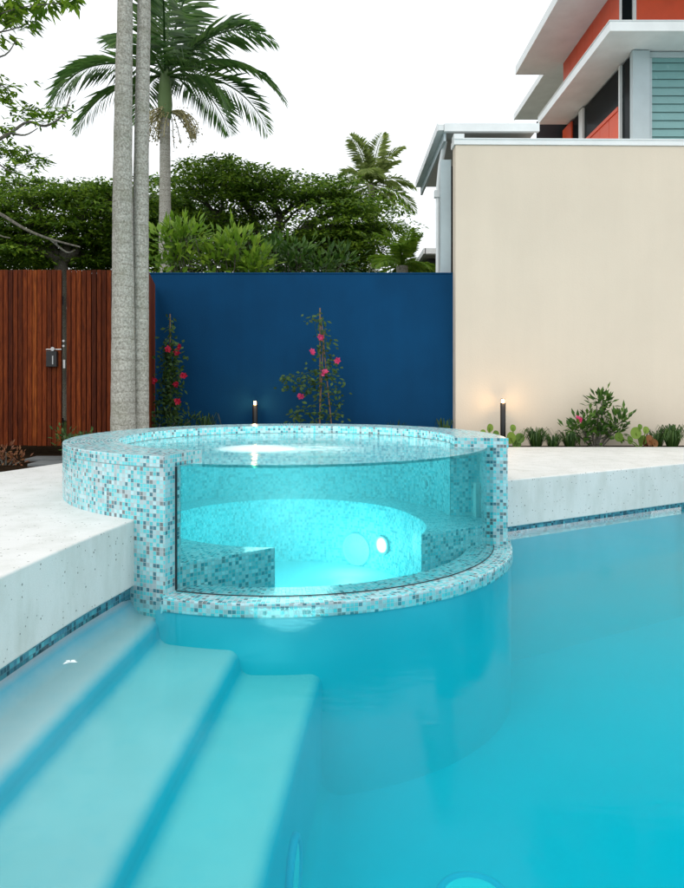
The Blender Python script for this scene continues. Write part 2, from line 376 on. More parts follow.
# ------------------------------------------------------------------ deck, ground, pool (setting)
hole = LEFT[::-1]+arc(1.52, R(240), R(4), 60)[1:-1]+RIGHT   # from behind camera up the left edge, round the back of the spa, down the right
hole = [tuple(p) for p in hole]
outer = [(-8, -6), (14, -6), (14, 9.4), (1.3, 9.4), (.6, 9.15), (-.6, 8.75), (-1.6, 8.45), (-2.35, 8.1), (-2.87, 7.59), (-3.16, 6.85), (-3.55, 6.2), (-4.4, 5.4), (-8, 4.6)]
def holed(name, outer, hole, z0, z1, m, bevel=0):
    mb = MB(); k1 = len(outer); k2 = len(hole)
    allp = outer+hole; n = len(allp)
    tris = tessellate_polygon([[Vector((*p, 0)) for p in outer], [Vector((*p, 0)) for p in hole]])
    mb.v = [(p[0], p[1], z1) for p in allp]+([(p[0], p[1], z0) for p in allp] if z0 is not None else [])
    for a, b, c in tris:
        A, B, C_ = (Vector(allp[q]) for q in (a, b, c))
        if abs((B-A).cross(C_-A)) < 1e-9: continue
        if (B-A).cross(C_-A) < 0: b, c = c, b
        mb.f.append((a, b, c)); mb.sm.append(False)
        if z0 is not None: mb.f.append((n+a, n+c, n+b)); mb.sm.append(False)
    if z0 is not None:
        for off, k in ((0, k1), (k1, k2)):
            for i in range(k):
                j = (i+1) % k; mb.f.append((off+i, n+off+i, n+off+j, off+j)); mb.sm.append(False)
    o = mb.build(name, m)
    bm = bmesh.new(); bm.from_mesh(o.data); bmesh.ops.recalc_face_normals(bm, faces=bm.faces); bm.to_mesh(o.data); bm.free()
    if bevel:
        md = o.modifiers.new('bevel', 'BEVEL'); md.width = bevel; md.segments = 3; md.limit_method = 'ANGLE'; md.angle_limit = R(50)
    return o
tag(holed('pool_deck', outer, hole, SOFF, DECK, M['terrazzo'], .012), None, kind='structure')
inner = [(2+(p[0]-2)*.97, 3+(p[1]-3)*.97) for p in outer]
tag(holed('ground', [(-300, -300), (300, -300), (300, 600), (-300, 600)], inner, None, DECK-.12, M['ground']), None, kind='structure')
mb = MB(); mb.prism([(-7.5, 4.9), (-4.45, 5.5), (-3.62, 6.3), (-3.22, 6.95), (-2.93, 7.7), (-2.4, 8.2), (-1.6, 8.55), (-.6, 8.85), (.6, 9.22), (1.3, 9.45), (13.5, 9.45), (13.5, 10.05), (3, 10.05), (3, 10.3), (-7.5, 10.3)], DECK-.3, DECK-.04)
tag(mb.build('garden_bed', M['soil']), None, kind='structure')

E1 = [(-3, -1.33), (0, -1.30), (2.637, -1.217), (3.6, -1.15), (4.635, -1.07), (5.4, -1.0)]
E2 = [(-3, -.80), (0, -.78), (2.321, -.714), (2.861, -.687), (3.741, -.621), (4.54, -.576), (5.4, -.5)]
E3 = [(-3, -.40), (0, -.38), (2.504, -.267), (3.043, -.222), (3.716, -.17), (4.6, -.087), (5.4, 0)]
FLOOR = -1.12
mb = MB(); rows = []
ys = [-3.05+8.4*k/70 for k in range(71)]
def sm(tab, y): return sum(lerp_tab(tab, y+d) for d in (-.4, -.2, 0, .2, .4))/5
for y in ys:
    xw = lerp_tab(sorted((p[1], p[0]) for p in LEFT[2:]), y); pr = [(-1.9, -.02), (xw-.028, -.022), (xw-.01, -.06), (xw+.015, -.09), (xw+.045, -.112), (xw+.07, -.12)]; zs = [-.12, -.26, -.40, FLOOR]
    for k, E in enumerate((E1, E2, E3)):
        x = sm(E, y); za, zb = zs[k], zs[k+1]; r = .07
        for a in (0, 15, 30, 45, 60, 75, 90): pr.append((x-r+r*math.sin(R(a)), za-r+r*math.cos(R(a))))
        rc = .065 if k < 2 else .12
        for a in (0, 22, 45, 67, 90): pr.append((x+rc-rc*math.cos(R(a)), zb+rc-rc*math.sin(R(a))))
    pr.append((5.6, FLOOR)); rows.append([(p[0], y, p[1]) for p in pr])
mb.grid(rows)
mb.face([(-1.9, 5.35, FLOOR), (5.6, 5.35, FLOOR), (5.6, 9.3, FLOOR), (-1.9, 9.3, FLOOR)])
def wall_strip(mb, pts, z0, z1):
    mb.grid([[(p[0], p[1], z0) for p in pts], [(p[0], p[1], z1) for p in pts]], smooth=False)
LW = offset(LEFT, -.03); RW = offset(RIGHT, .03)
LW = [(p[0], p[1]) for p in LW]
wall_strip(mb, LW, FLOOR-.05, -.072); wall_strip(mb, RW, FLOOR-.05, -.072)
mb.face([(-1.9, -3, FLOOR), (5.6, -3, FLOOR), (5.6, -3, .1), (-1.9, -3, .1)])
pool = mb.build('swimming_pool', M['plaster_blue']); tag(pool, None, kind='structure'); pool.data.materials.append(M['plaster_step']); pool.data.materials.append(M['plaster_shaded'])
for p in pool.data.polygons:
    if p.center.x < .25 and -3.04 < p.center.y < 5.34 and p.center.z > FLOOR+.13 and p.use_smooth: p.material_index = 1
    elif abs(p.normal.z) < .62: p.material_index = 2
def planar_uv(me):
    uv = me.uv_layers.new(name='UVMap')
    for p in me.polygons:
        n = p.normal
        t = Vector((-n.y, n.x, 0)); t = t.normalized() if t.length > 1e-3 else Vector((1, 0, 0))
        for li in p.loop_indices:
            c = me.vertices[me.loops[li].vertex_index].co
            uv.data[li].uv = (c.dot(t)+50, c.z+20) if abs(n.z) < .7 else (c.x+50, c.y+20)
mb = MB(); wall_strip(mb, LW, -.072, SOFF+.02); wall_strip(mb, RW, -.072, SOFF+.02)
tag(mb.build('pool_waterline', M['mosaic_band'], uv=planar_uv), None, kind='structure')
front = arc(1.70, R(245), R(366), 50)
wpoly = LW[::-1]+front+RW
mb = MB(); mb.prism(wpoly, FLOOR-.3, 0)
tag(mb.build('pool_water', M['pool_water']), None, kind='structure')

# ------------------------------------------------------------------ spa
def spa_uv(me):
    uv = me.uv_layers.new(name='UVMap')
    for p in me.polygons:
        n = p.normal; c0 = p.center; th0 = math.atan2(c0.y-SY, c0.x-SX); rad = Vector((math.cos(th0), math.sin(th0), 0))
        r0 = math.hypot(c0.x-SX, c0.y-SY)
        rr = 1.33 if r0 < 1.45 else 1.73
        for li in p.loop_indices:
            c = me.vertices[me.loops[li].vertex_index].co; r = math.hypot(c.x-SX, c.y-SY)
            th = math.atan2(c.y-SY, c.x-SX)
            while th-th0 > PI: th -= 2*PI
            while th-th0 < -PI: th += 2*PI
            tu = th if th > -.9*PI/1.0 or True else th
            if abs(n.z) > .7: uv.data[li].uv = (th*1.55+50, r+20)
            elif abs(n.dot(rad)) > .8: uv.data[li].uv = (th*rr+50, c.z+20)
            else:
                t = Vector((-n.y, n.x, 0)).normalized(); uv.data[li].uv = (c.dot(t)+70, c.z+20)
spa = thing('spa', (SX, SY, 0), 'raised round spa clad in aqua mosaic tiles with clear curved front', 'spa')
def ring(mb, r0, r1, a, b, z0, z1, n=96):
    rows = []
    for k in range(n+1):
        th = a+(b-a)*k/n; rows.append([(*sp(r1, th), z0), (*sp(r1, th), z1), (*sp(r0, th), z1), (*sp(r0, th), z0)])
    i = len(mb.v); mb.grid(rows, close_v=True, smooth=False)
    mb.face(rows[0]); mb.face(rows[-1][::-1])
TR0, TR1 = TH0+R(15), TH1-R(7)
mb = MB(); ring(mb, R_IN, R_OUT, TH0, TH1, .776, RIM, 128)
o = part(mb, 'rim', M['mosaic'], spa, bevel=.006); spa_uv(o.data)
mb = MB(); ring(mb, 1.572, R_OUT-.0005, TH0+.0003, TH1-.0003, FLOOR-.05, .7755, 128)
o = part(mb, 'tiled_wall', M['mosaic'], spa); spa_uv(o.data)
mb = MB(); ring(mb, R_IN+.002, 1.571, TR0, TR1, FLOOR-.05, .775, 120)
o = part(mb, 'inner_wall', M['mosaic_in'], spa); spa_uv(o.data)
# interior lining a touch proud of the wall so that the inside reads in its own tile mix
mb = MB()
rows = [[(*sp(R_IN-.003, th), -.45), (*sp(R_IN-.003, th), .774)] for th in [TR0+.002+(TR1-TR0-.004)*k/96 for k in range(97)]]
mb.grid(rows); o = part(mb, 'inner_lining', M['mosaic_in'], spa, uv=spa_uv)
mb = MB(); ring(mb, 1.42, 1.765, TH1+.0, R(356), -.07, LEDGE, 90)
o = part(mb, 'ledge', M['mosaic'], spa, bevel=.008); spa_uv(o.data)
mb = MB(); ring(mb, 1.42, 1.755, TH1-.03, R(357), FLOOR-.05, -.071, 90); part(mb, 'base_wall', M['plaster_shaded'], spa)
mb = MB(); mb.prism(arc(1.5, 0, 2*PI, 64)[:-1], -.5, -.42); part(mb, 'spa_floor', M['fitting'], spa)
def rin(t): return 1.02+.15*max(0, min(1, (R(10)-t)/R(41)))
bn = arc(1.571, R(-9), R(248.5), 60)
th = [R(268.5)+(R(-31)-R(268.5))*k/60 for k in range(61)]
bn += [sp(rin(t), t) for t in th]
mb = MB(); mb.prism(bn, -.42, .17); o = part(mb, 'bench_seat', M['mosaic_in'], spa, bevel=.006); spa_uv(o.data)
# acrylic panel
mb = MB(); ring(mb, R_GL-.045, R_GL, TH1+R(.05), R(350.35), LEDGE-.005, .79, 96)
for i in range(len(mb.sm)): mb.sm[i] = False
pan = part(mb, 'acrylic_panel', M['acrylic'], spa); pan['label'] = 'clear curved acrylic window holding back the spa water'
for p in pan.data.polygons: p.use_smooth = abs(p.normal.z) < .5 and len(p.vertices) == 4
bm = bmesh.new(); bm.from_mesh(pan.data)
for e in bm.edges:
    if len(e.link_faces) == 2 and e.calc_face_angle(0) > .6: e.smooth = False
bm.to_mesh(pan.data); bm.free()
mb = MB(); ring(mb, R_GL+.001, R_GL+.006, TH1, R(350.4), LEDGE+.001, LEDGE+.006, 90)
s1 = R(.45); ring(mb, R_GL+.001, R_GL+.008, TH1, TH1+s1, LEDGE+.010, .774, 2)
sl = part(mb, 'seal', M['seal'], pan)
# spa water
wp = arc(R_GL-.047, R(248.2), R(350.8), 40)+arc(1.5735, R(351.5), TR0+2*PI-.004, 8)+arc(R_IN+.012, TR0+2*PI+.004, TR1+2*PI-.004, 70)+arc(1.5735, TR1+2*PI+.004, R(607.6), 6)
mb = MB(); mb.prism(wp, -.44, .772)
tag(mb.build('spa_water', M['spa_water']), None, kind='structure')
# jets and fittings on walls
def ray_circle(px, r, far=True):
    d = Vector(((px-CX)/F, 1)); c = Vector((SX, SY)); b = d.dot(c); a = d.dot(d); cc = c.dot(c)-r*r
    q = math.sqrt(max(0, b*b-a*cc)); t = (b+q)/a if far else (b-q)/a; return d*t
for px, py in ((232, 480), (350, 489), (296, 476), (425, 484)):
    p = ray_circle(px, R_IN-.006); z = CAMZ-(py-CY)/F*p.y; n = Vector((SX-p.x, SY-p.y, 0))
    mb = MB(); mb.torus((p.x, p.y, z), n, .07, .012); mb.disc((p.x, p.y, z), n, .035, th=.02)
    part(mb, 'water_jet', M['fitting'], spa)
p = ray_circle(357, 1.015); z = CAMZ-(549-CY)/F*p.y; n = Vector((SX-p.x, SY-p.y, 0)).normalized()
mb = MB(); c3 = Vector((p.x, p.y, z)); mb.disc(c3, n, .15, th=.02); mb.torus(c3+n*.02, n, .14, .012)
u = n.orthogonal().normalized(); w = n.cross(u)
for k in range(24):
    d = u*math.cos(k*PI/12)+w*math.sin(k*PI/12); mb.tube([c3+n*.024+d*.075, c3+n*.024+d*.125], .005, 5)
part(mb, 'suction_cover', M['fitting'], spa)
p = ray_circle(383, 1.012); z = CAMZ-(545-CY)/F*p.y; n = Vector((SX-p.x, SY-p.y, 0)).normalized(); c3 = Vector((p.x, p.y, z))
mb = MB(); mb.torus(c3+n*.01, n, .075, .014); lt = part(mb, 'underwater_light', M['steelm'], spa)
mb = MB(); mb.disc(c3, n, .065, th=.02); part(mb, 'light_lens', M['spalamp'], lt)
p = ray_circle(410, 1.03); z = CAMZ-(556-CY)/F*p.y; n = Vector((SX-p.x, SY-p.y, 0)).normalized(); c4 = Vector((p.x, p.y, z))
mb = MB(); mb.torus(c4, n, .055, .01); mb.disc(c4, n, .03, th=.015); part(mb, 'water_jet', M['fitting'], spa)
def lamp(name, loc, e, c, r=.05, kind='POINT'):
    l = bpy.data.lights.new(name, kind); l.energy = e; l.color = c
    if kind == 'POINT': l.shadow_soft_size = r
    o = bpy.data.objects.new(name, l); o.location = loc; col.objects.link(o); return o
lamp('spa_lamp_fill', (SX, SY-.15, .27), 46, (1, .95, .88), .38)  # added fill light hanging mid-spa to brighten the walls, apart from the fitting
lamp('spa_lamp_fill', c3+n*.32+Vector((0, 0, -.02)), 14, (1, .93, .84), .15)
# lamp glare over the bubbling water, painted as a soft white patch
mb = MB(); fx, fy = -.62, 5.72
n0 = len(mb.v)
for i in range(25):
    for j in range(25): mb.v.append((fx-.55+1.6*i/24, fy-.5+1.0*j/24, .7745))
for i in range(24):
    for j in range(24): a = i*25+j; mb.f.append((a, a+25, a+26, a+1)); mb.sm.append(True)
tag(mb.build('glare_froth', M['glare_white']), 'white patch of painted glare and bubbles on the spa water surface', 'glare_white', kind='stuff')

# ------------------------------------------------------------------ pool fittings
p3 = Vector((-.217+.01, 3.12, -.80)); mb = MB(); nrm = Vector((1, -.08, 0))
t = thing('pool_light', (p3.x, p3.y, p3.z-.15), 'round blue underwater pool light low on the side of the submerged steps', 'pool light')
mb.torus(p3, nrm, .15, .022, 36, 8); part(mb, 'light_rim', M['fitting_blue'], t)
mb = MB(); mb.disc(p3-nrm*.01, nrm, .14, 32, th=.02); part(mb, 'lens', M['fitting'], t)
p4 = P(473, 902, 3.44); p4.z = FLOOR
t = thing('floor_drain', p4, 'round drain cover on the pool floor at the bottom edge of view', 'drain')
mb = MB(); mb.torus(p4+Vector((0, 0, .012)), (0, 0, 1), .155, .022, 36, 8); part(mb, 'drain_rim', M['fitting_blue'], t)
mb = MB(); mb.disc(p4, (0, 0, 1), .14, 32, th=.02); part(mb, 'grate', M['fitting'], t)
p5 = P(70, 663, 3.40); mb = MB(); p5.z = .004
for a in (0, 1.1, 2.5, 3.9): mb.leaf(p5, Vector((math.cos(a), math.sin(a), .02)), Vector((0, 0, 1)), .035, .02, .2)
tag(mb.build('fallen_petal', M['bloom']), 'small white petal floating over the topmost submerged step', 'petal')

# ------------------------------------------------------------------ walls, fence, gate
WY = 10.2
xa = P(118, 0, WY).x; xb = P(455, 0, WY).x
zt = CAMZ+1.459
t = thing('blue_wall', ((xa+xb)/2, WY, DECK-.1), 'smooth navy blue rendered garden wall behind the spa', 'wall')
mb = MB(); mb.box(xa, xb+.1, WY, WY+.2, DECK-.2, zt); part(mb, 'wall_face', M['blue'], t, bevel=.01)
mb = MB(); mb.box(xa, xb+.0, WY-.006, WY+.206, zt, zt+.02); part(mb, 'wall_top', M['blue'], t, bevel=.004)
cx0 = P(455.5, 0, 10.0).x
t = thing('cream_wall', (cx0+3, 10.1, DECK-.1), 'tall cream rendered wall with white metal capping on the right', 'wall')
cz = CAMZ+3.175
mb = MB(); mb.obox((cx0, 10.0), (12, 10.18), .22, DECK-.2, cz); part(mb, 'wall_face', M['cream'], t, bevel=.008)
mb = MB(); mb.obox((cx0-.02, 9.985), (12, 10.165), .26, cz+.002, cz+.082)
mb.obox((cx0-.02, 9.975), (12, 10.155), .010, cz+.072, cz+.086)
mb.box(cx0-.02, cx0+.12, 10.0, 10.2, cz+.088, cz+.15)
part(mb, 'capping', M['white'], t)

FY = 8.8; ftop = CAMZ+1.306; fbot = DECK+.02
def slats(mb, x0, x1, y, z0, z1, pitch=.0585, w=.050, th=.03, dz=.0):
    n = int(round((x1-x0)/pitch)); pitch = (x1-x0)/n
    for k in range(n):
        xx = x0+k*pitch+(pitch-w)/2; jy = random.uniform(-.003, .003); mb.box(xx, xx+w, y+jy, y+th+jy, z0+random.uniform(-.004, .004), z1+random.uniform(-.003, .003)+dz)
gx0 = P(-16, 0, FY).x; gx1 = P(61.5, 0, FY).x; fx0 = P(66, 0, FY).x; fx1 = P(147, 0, FY).x
t = thing('timber_fence', ((fx0+fx1)/2, FY, DECK), 'red-brown vertical batten timber fence between the gate and the blue wall', 'fence')
mb = MB(); slats(mb, fx0, fx1, FY, fbot, ftop); part(mb, 'battens', M['wood'], t, bevel=.003)
for z in (DECK+.3, DECK+1.05, DECK+1.8): mb = MB(); mb.box(fx0, fx1, FY+.035, FY+.08, z, z+.08); part(mb, 'rail', M['wood'], t)
mb = MB(); mb.box(fx0-.012, fx0+.055, FY+.085, FY+.16, DECK-.2, ftop-.03); part(mb, 'post', M['black'], t)
mb = MB(); mb.box(fx0+.06, fx1, FY+.085, FY+.092, fbot, ftop-.03); part(mb, 'backing_sheet', M['black'], t)
# the same fence turns back to the blue wall
ex = P(155, 0, WY-.02)
t = thing('fence_return', (fx1, FY+.6, DECK), 'short return of timber fence meeting the blue wall beside the palm trunks', 'fence')
mb = MB(); d = Vector((ex.x-fx1, WY-.03-FY-.03)); n_ = 24
for k in range(n_):
    a = Vector((fx1+.004, FY+.03))+d*(k/n_); b_ = a+d*(.86/n_); mb.obox((a.x, a.y), (b_.x, b_.y), .03, fbot, ftop)
part(mb, 'battens', M['wood'], t)
t = thing('timber_gate', ((gx0+gx1)/2, FY, DECK), 'red-brown batten timber gate with a lock box beside a dark gap', 'gate')
mb = MB(); slats(mb, gx0, gx1, FY-.01, fbot+.05, ftop); part(mb, 'battens', M['wood'], t, bevel=.003)
mb = MB(); mb.box(gx0, gx1, FY+.03, FY+.07, DECK+.3, DECK+.4); mb.box(gx0, gx1, FY+.03, FY+.07, DECK+1.75, DECK+1.85); mb.box(gx0+.05, gx1-.02, FY+.074, FY+.08, fbot+.05, ftop-.03)
part(mb, 'gate_frame', M['black'], t)
a = P(47.5, 355, FY-.02); b_ = P(58, 367, FY-.02); tp = P(47.5, 351, FY-.02)
mb = MB(); mb.box(a.x, b_.x, FY-.07, FY-.012, b_.z, tp.z); lk = part(mb, 'lock_box', M['black'], t, bevel=.006)
mb = MB(); l0 = P(46.5, 349.5, FY-.06); l1 = P(61.5, 349.5, FY-.06); mb.tube([l0, l1], .009, 8); q = P(53, 349, FY-.07); mb.disc(q+Vector((0, .01, 0)), (0, -1, 0), .024, 16, th=.03)
mb.tube([l0, l0+Vector((0, .045, 0))], .009, 6); part(mb, 'lever_handle', M['steelm'], lk)
mb = MB(); q = P(52.5, 360, FY-.075); mb.box(q.x-.006, q.x+.006, q.y, q.y+.006, q.z-.05, q.z+.05); part(mb, 'keyhole_plate', M['steelm'], lk)
for py in (341, 346): mb = MB(); q = P(64, py, FY-.02); mb.disc(q, (0, -1, 0), .014, 12, th=.02); part(mb, 'bolt', M['steelm'], t)
mb = MB(); q = P(64, 364, FY-.02); mb.box(q.x-.012, q.x+.012, q.y, q.y+.01, q.z-.05, q.z+.05); part(mb, 'strike_plate', M['steelm'], t)
t = thing('side_fence', (gx0-.8, FY, DECK), 'timber batten fence run on the far side of the gate at the left edge', 'fence')
mb = MB(); slats(mb, gx0-2.4, gx0-.02, FY, fbot, ftop); part(mb, 'battens', M['wood'], t)
mb = MB(); mb.box(gx0-2.4, gx0-.02, FY+.034, FY+.04, fbot, ftop-.03); part(mb, 'backing_sheet', M['black'], t)
for k, (px0, px1, y0, y1, lb) in enumerate(((27, 66, 7.62, 7.98, 'grey slate paver nearest the deck at the gate'), (24, 62, 8.10, 8.42, 'grey slate paver set in soil right before the timber gate'))):
    x0 = (px0-CX)/F*y0; x1 = (px1-CX)/F*y0
    mb = MB(); mb.box(x0, x1, y0, y1, DECK-.06, DECK-.012+.0)
    tag(mb.build('paver', M['paver'], bevel=.008), lb, 'paver', 'pavers leading to the gate')

# ------------------------------------------------------------------ palms
def palm_trunk(mb, pts, rads):
    n = 60; P_ = []; Rr = []
    cm = catmull([tuple(p)+() for p in pts], n//(len(pts)-1))
    for i, p in enumerate(cm):
        s_ = i/(len(cm)-1)*(len(rads)-1); k = min(int(s_), len(rads)-2); r = rads[k]+(rads[k+1]-rads[k])*(s_-k)
        P_.append(p); Rr.append(r*(1+.015*math.sin(i*2.1)))
    mb.tube(P_, Rr, 20)
def frond(mb, base, d0, L, droop, nl=46, leafL=.55, leafW=.035, hang=.35, rnd=random, twist=0.0, reps=(0, .5)):
    # rachis bends from direction d0 towards the ground; leaflets in two ranks
    p = Vector(base); d = Vector(d0).normalized(); pts = [p.copy()]; ds = [d.copy()]; st = L/nl
    for i in range(nl):
        d = (d+Vector((0, 0, -droop*st*(.4+1.4*i/nl)))).normalized(); p = p+d*st; pts.append(p.copy()); ds.append(d.copy())
    mb.tube(pts[::3], [.028*(1-i/(len(pts[::3])))+.004 for i in range(len(pts[::3]))], 5)
    side0 = d0.cross(Vector((0, 0, 1)))
    if side0.length < .05: side0 = Vector((1, 0, 0))
    side0.normalize()
    for i in range(5, nl+1):
        t = i/nl; l = leafL*(math.sin(PI*min(1, t*.86+.14))**.6)*(rnd.uniform(.85, 1.08)); dd = ds[i]
        up = side0.cross(dd).normalized(); sd = (side0*math.cos(twist)+up*math.sin(twist)).normalized()
        for sgn in (-1, 1):
            for rep in reps:
                q = pts[i]+(pts[i]-pts[i-1])*rep
                v = (sd*sgn*.95+dd*(.55+.5*t)+up*rnd.uniform(-.05, .30)+Vector((0, 0, -hang*rnd.uniform(.6, 1.3)))).normalized()
                m1 = q+v*l*.55; v2 = (v+Vector((0, 0, -hang*rnd.uniform(.5, 1.4)))).normalized(); e = m1+v2*l*.45
                w = leafW*rnd.uniform(.8, 1.2); wd = v.cross(up).normalized().lerp(dd, .5).normalized()*w*.5
                k = len(mb.v); mb.v += [tuple(q), tuple(m1+wd), tuple(e), tuple(m1-wd)]
                mb.f += [(k, k+1, k+2), (k, k+2, k+3)]; mb.sm += [False, False]
def trunk_from_px(Y, pxs, base):
    return [base]+[P(px, py, Y) for px, py in pxs]
def near_palm(Y, cpx, wpx, label, topz, seed):
    pts = [P(px, py, Y) for px, py in cpx]; b0 = Vector((pts[0].x, Y, DECK-.1)); pts = [b0]+pts+[Vector((pts[-1].x+(pts[-1].x-pts[-2].x)*.6, Y, topz))]
    t = thing('palm_tree', b0, label, 'palm tree', 'slender palms beside the spa')
    mb = MB(); rads = [wpx[0]*1.08/2/F*Y]+[w/2/F*Y for w in wpx]+[wpx[-1]*.9/2/F*Y]; palm_trunk(mb, pts, rads); part(mb, 'trunk', M['palm_bark'], t)
    mb = MB(); mb.tube([pts[-1]-Vector((0, 0, .1)), pts[-1]+Vector((0, 0, .5)), pts[-1]+Vector((0, 0, .9))], [.1, .12, .05], 14); part(mb, 'crownshaft', M['crownshaft'], t)
    rr = random.Random(seed); c = pts[-1]+Vector((0, 0, .85)); mb = MB()
    for k in range(8):
        a = k*2.4+seed; e = rr.uniform(.3, 1.1); frond(mb, c, Vector((math.cos(a)*math.cos(e), math.sin(a)*math.cos(e), math.sin(e))), 2.2, .5, 30, .5, .04, rnd=rr)
    part(mb, 'fronds', M['leaf_palm'], t)
near_palm(8.2, [(123, 420), (123, 300), (122.5, 180), (124, 60), (125, 0)], [24.5, 22, 19, 16.5, 15], 'pale mottled palm trunk standing directly before the timber fence, thicker of the near pair', 8.2, 1)
near_palm(8.35, [(140.5, 420), (140.5, 300), (141, 180), (143, 60), (144, 0)], [16.5, 16, 15, 13.5, 13], 'thinner pale palm trunk of the near pair, on the blue wall side', 8.9, 5)

Yp = 15.0
cr = P(165, 84, Yp)
t = thing('palm_tree', (cr.x, Yp, DECK-.12), 'green feather palm with full visible crown and seed clusters behind the walls', 'palm tree')
mb = MB(); palm_trunk(mb, [Vector((P(165, 0, Yp).x, Yp, DECK-.15)), P(165, 255, Yp), P(165, 180, Yp), P(165, 118, Yp)], [.13, .125, .11, .10]); part(mb, 'trunk', M['palm_bark'], t)
mb = MB(); mb.tube([P(165, 119, Yp), P(165, 105, Yp), P(165, 84, Yp), P(165, 68, Yp)], [.12, .15, .12, .07], 14); part(mb, 'crownshaft', M['crownshaft'], t)
mb = MB(); rr = random.Random(11); c = P(165, 76, Yp)
FR = [(-1, .12, .62, 3.0, .62), (-.9, .25, .10, 2.5, .50), (-.95, -.3, .35, 2.7, .62), (1, .15, .66, 2.9, .60), (.95, .2, .22, 2.6, .62), (.72, -.55, .12, 2.3, .75),
      (.35, -.3, 1.3, 2.6, .42), (-.3, .1, 1.5, 2.7, .35), (.62, .3, 1.15, 2.7, .48), (.1, .6, .9, 2.4, .5), (-.2, -.8, .5, 2.1, .7), (.5, .8, .3, 2.3, .6), (-.5, .8, .4, 2.2, .6), (.85, -.1, .95, 2.7, .55), (.15, -.7, .95, 2.2, .6), (.05, .2, 1.8, 2.4, .2)]
for k, (x, y, z, L, dr) in enumerate(FR):
    frond(mb, c, Vector((x, y, z)), L, dr*1.12, 52, .80, .038, .34, rr, rr.uniform(-.5, .5), (0,))
part(mb, 'fronds', M['leaf_palm'], t)
mb = MB(); sb = P(170, 112, Yp)
for k in range(46):
    a = rr.random()*2*PI; e = rr.uniform(-.3, .5); d = Vector((math.cos(a)*math.cos(e)*1.3+.1, math.sin(a)*math.cos(e)*.8, math.sin(e)+.2)); pts = [sb]; q = sb.copy()
    for i in range(7): d = (d+Vector((rr.gauss(0, .1), rr.gauss(0, .1), -.34))).normalized(); q = q+d*rr.uniform(.07, .15); pts.append(q.copy())
    mb.tube(pts, .009, 4, cap=False)
    for p_ in pts[2:]:
        for z in range(3): v = p_+Vector((rr.gauss(0, .03), rr.gauss(0, .03), rr.gauss(0, .03))); mb.leaf(v, Vector((rr.gauss(0, 1), rr.gauss(0, 1), rr.gauss(0, 1))), Vector((0, 0, 1)), .055, .045)
part(mb, 'seed_cluster', M['seed'], t)

def fan_palm(Y, px, py, r, label, m, n, seed, low=-.4, plume=False):
    rr = random.Random(seed); c = P(px, py, Y); t = thing('palm_tree', (c.x, Y, DECK-.12), label, 'palm tree', 'distant palms behind the walls')
    mb = MB(); mb.tube([Vector((c.x, Y, DECK-.15)), Vector((c.x+.05, Y, (c.z+DECK)/2)), c], [.16, .14, .11], 10); part(mb, 'trunk', M['palm_bark'], t)
    mb = MB()
    for k in range(n):
        a = k*2.399+seed; e = rr.uniform(low, 1.35); frond(mb, c, Vector((math.cos(a)*math.cos(e), math.sin(a)*math.cos(e), math.sin(e))), r*rr.uniform(.8, 1.15), 1.1/r, 26, r*.36, r*.04, .35, rr, rr.uniform(-.5, .5))
    part(mb, 'fronds', m, t)
fan_palm(26, 371, 184, 1.75, 'small slender palm rising between the dark tree and the house', M['leaf_pale_palm'], 20, 3, -.7)
fan_palm(14, 402, 266, .78, 'low pale green palm crown just over the blue wall beside the house', M['leaf_bright'], 16, 9, .0)

# ------------------------------------------------------------------ broad trees
def spray(mb, c, size, rr, n, leaf, flat=.25, d=None):
    az = rr.random()*2*PI
    for k in range(n):
        a = rr.random()*2*PI; q = size*math.sqrt(rr.random())
        p = c+Vector((math.cos(a)*q, math.sin(a)*q, rr.gauss(0, flat*size)-q*q/size*.25))
        dv = Vector((math.cos(a+rr.gauss(0, .5)), math.sin(a+rr.gauss(0, .5)), rr.gauss(-.25, .35)))
        mb.leaf(p, dv, Vector((rr.gauss(0, .55), rr.gauss(-.35, .5), 1)), leaf*rr.uniform(.7, 1.3), leaf*.5*rr.uniform(.7, 1.2))
def limb_to(mb, a, b, r0, r1, rr, sag=.12, n=7):
    a = Vector(a); b = Vector(b); L = (b-a).length; pts = []
    for i in range(n+1):
        t_ = i/n; p = a.lerp(b, t_)+Vector((rr.gauss(0, .02*L), rr.gauss(0, .02*L), math.sin(PI*t_)*L*sag)) if 0 < i < n else (a if i == 0 else b)
        pts.append(p)
    mb.tube(pts, [r0+(r1-r0)*i/n for i in range(n+1)], 7); return pts
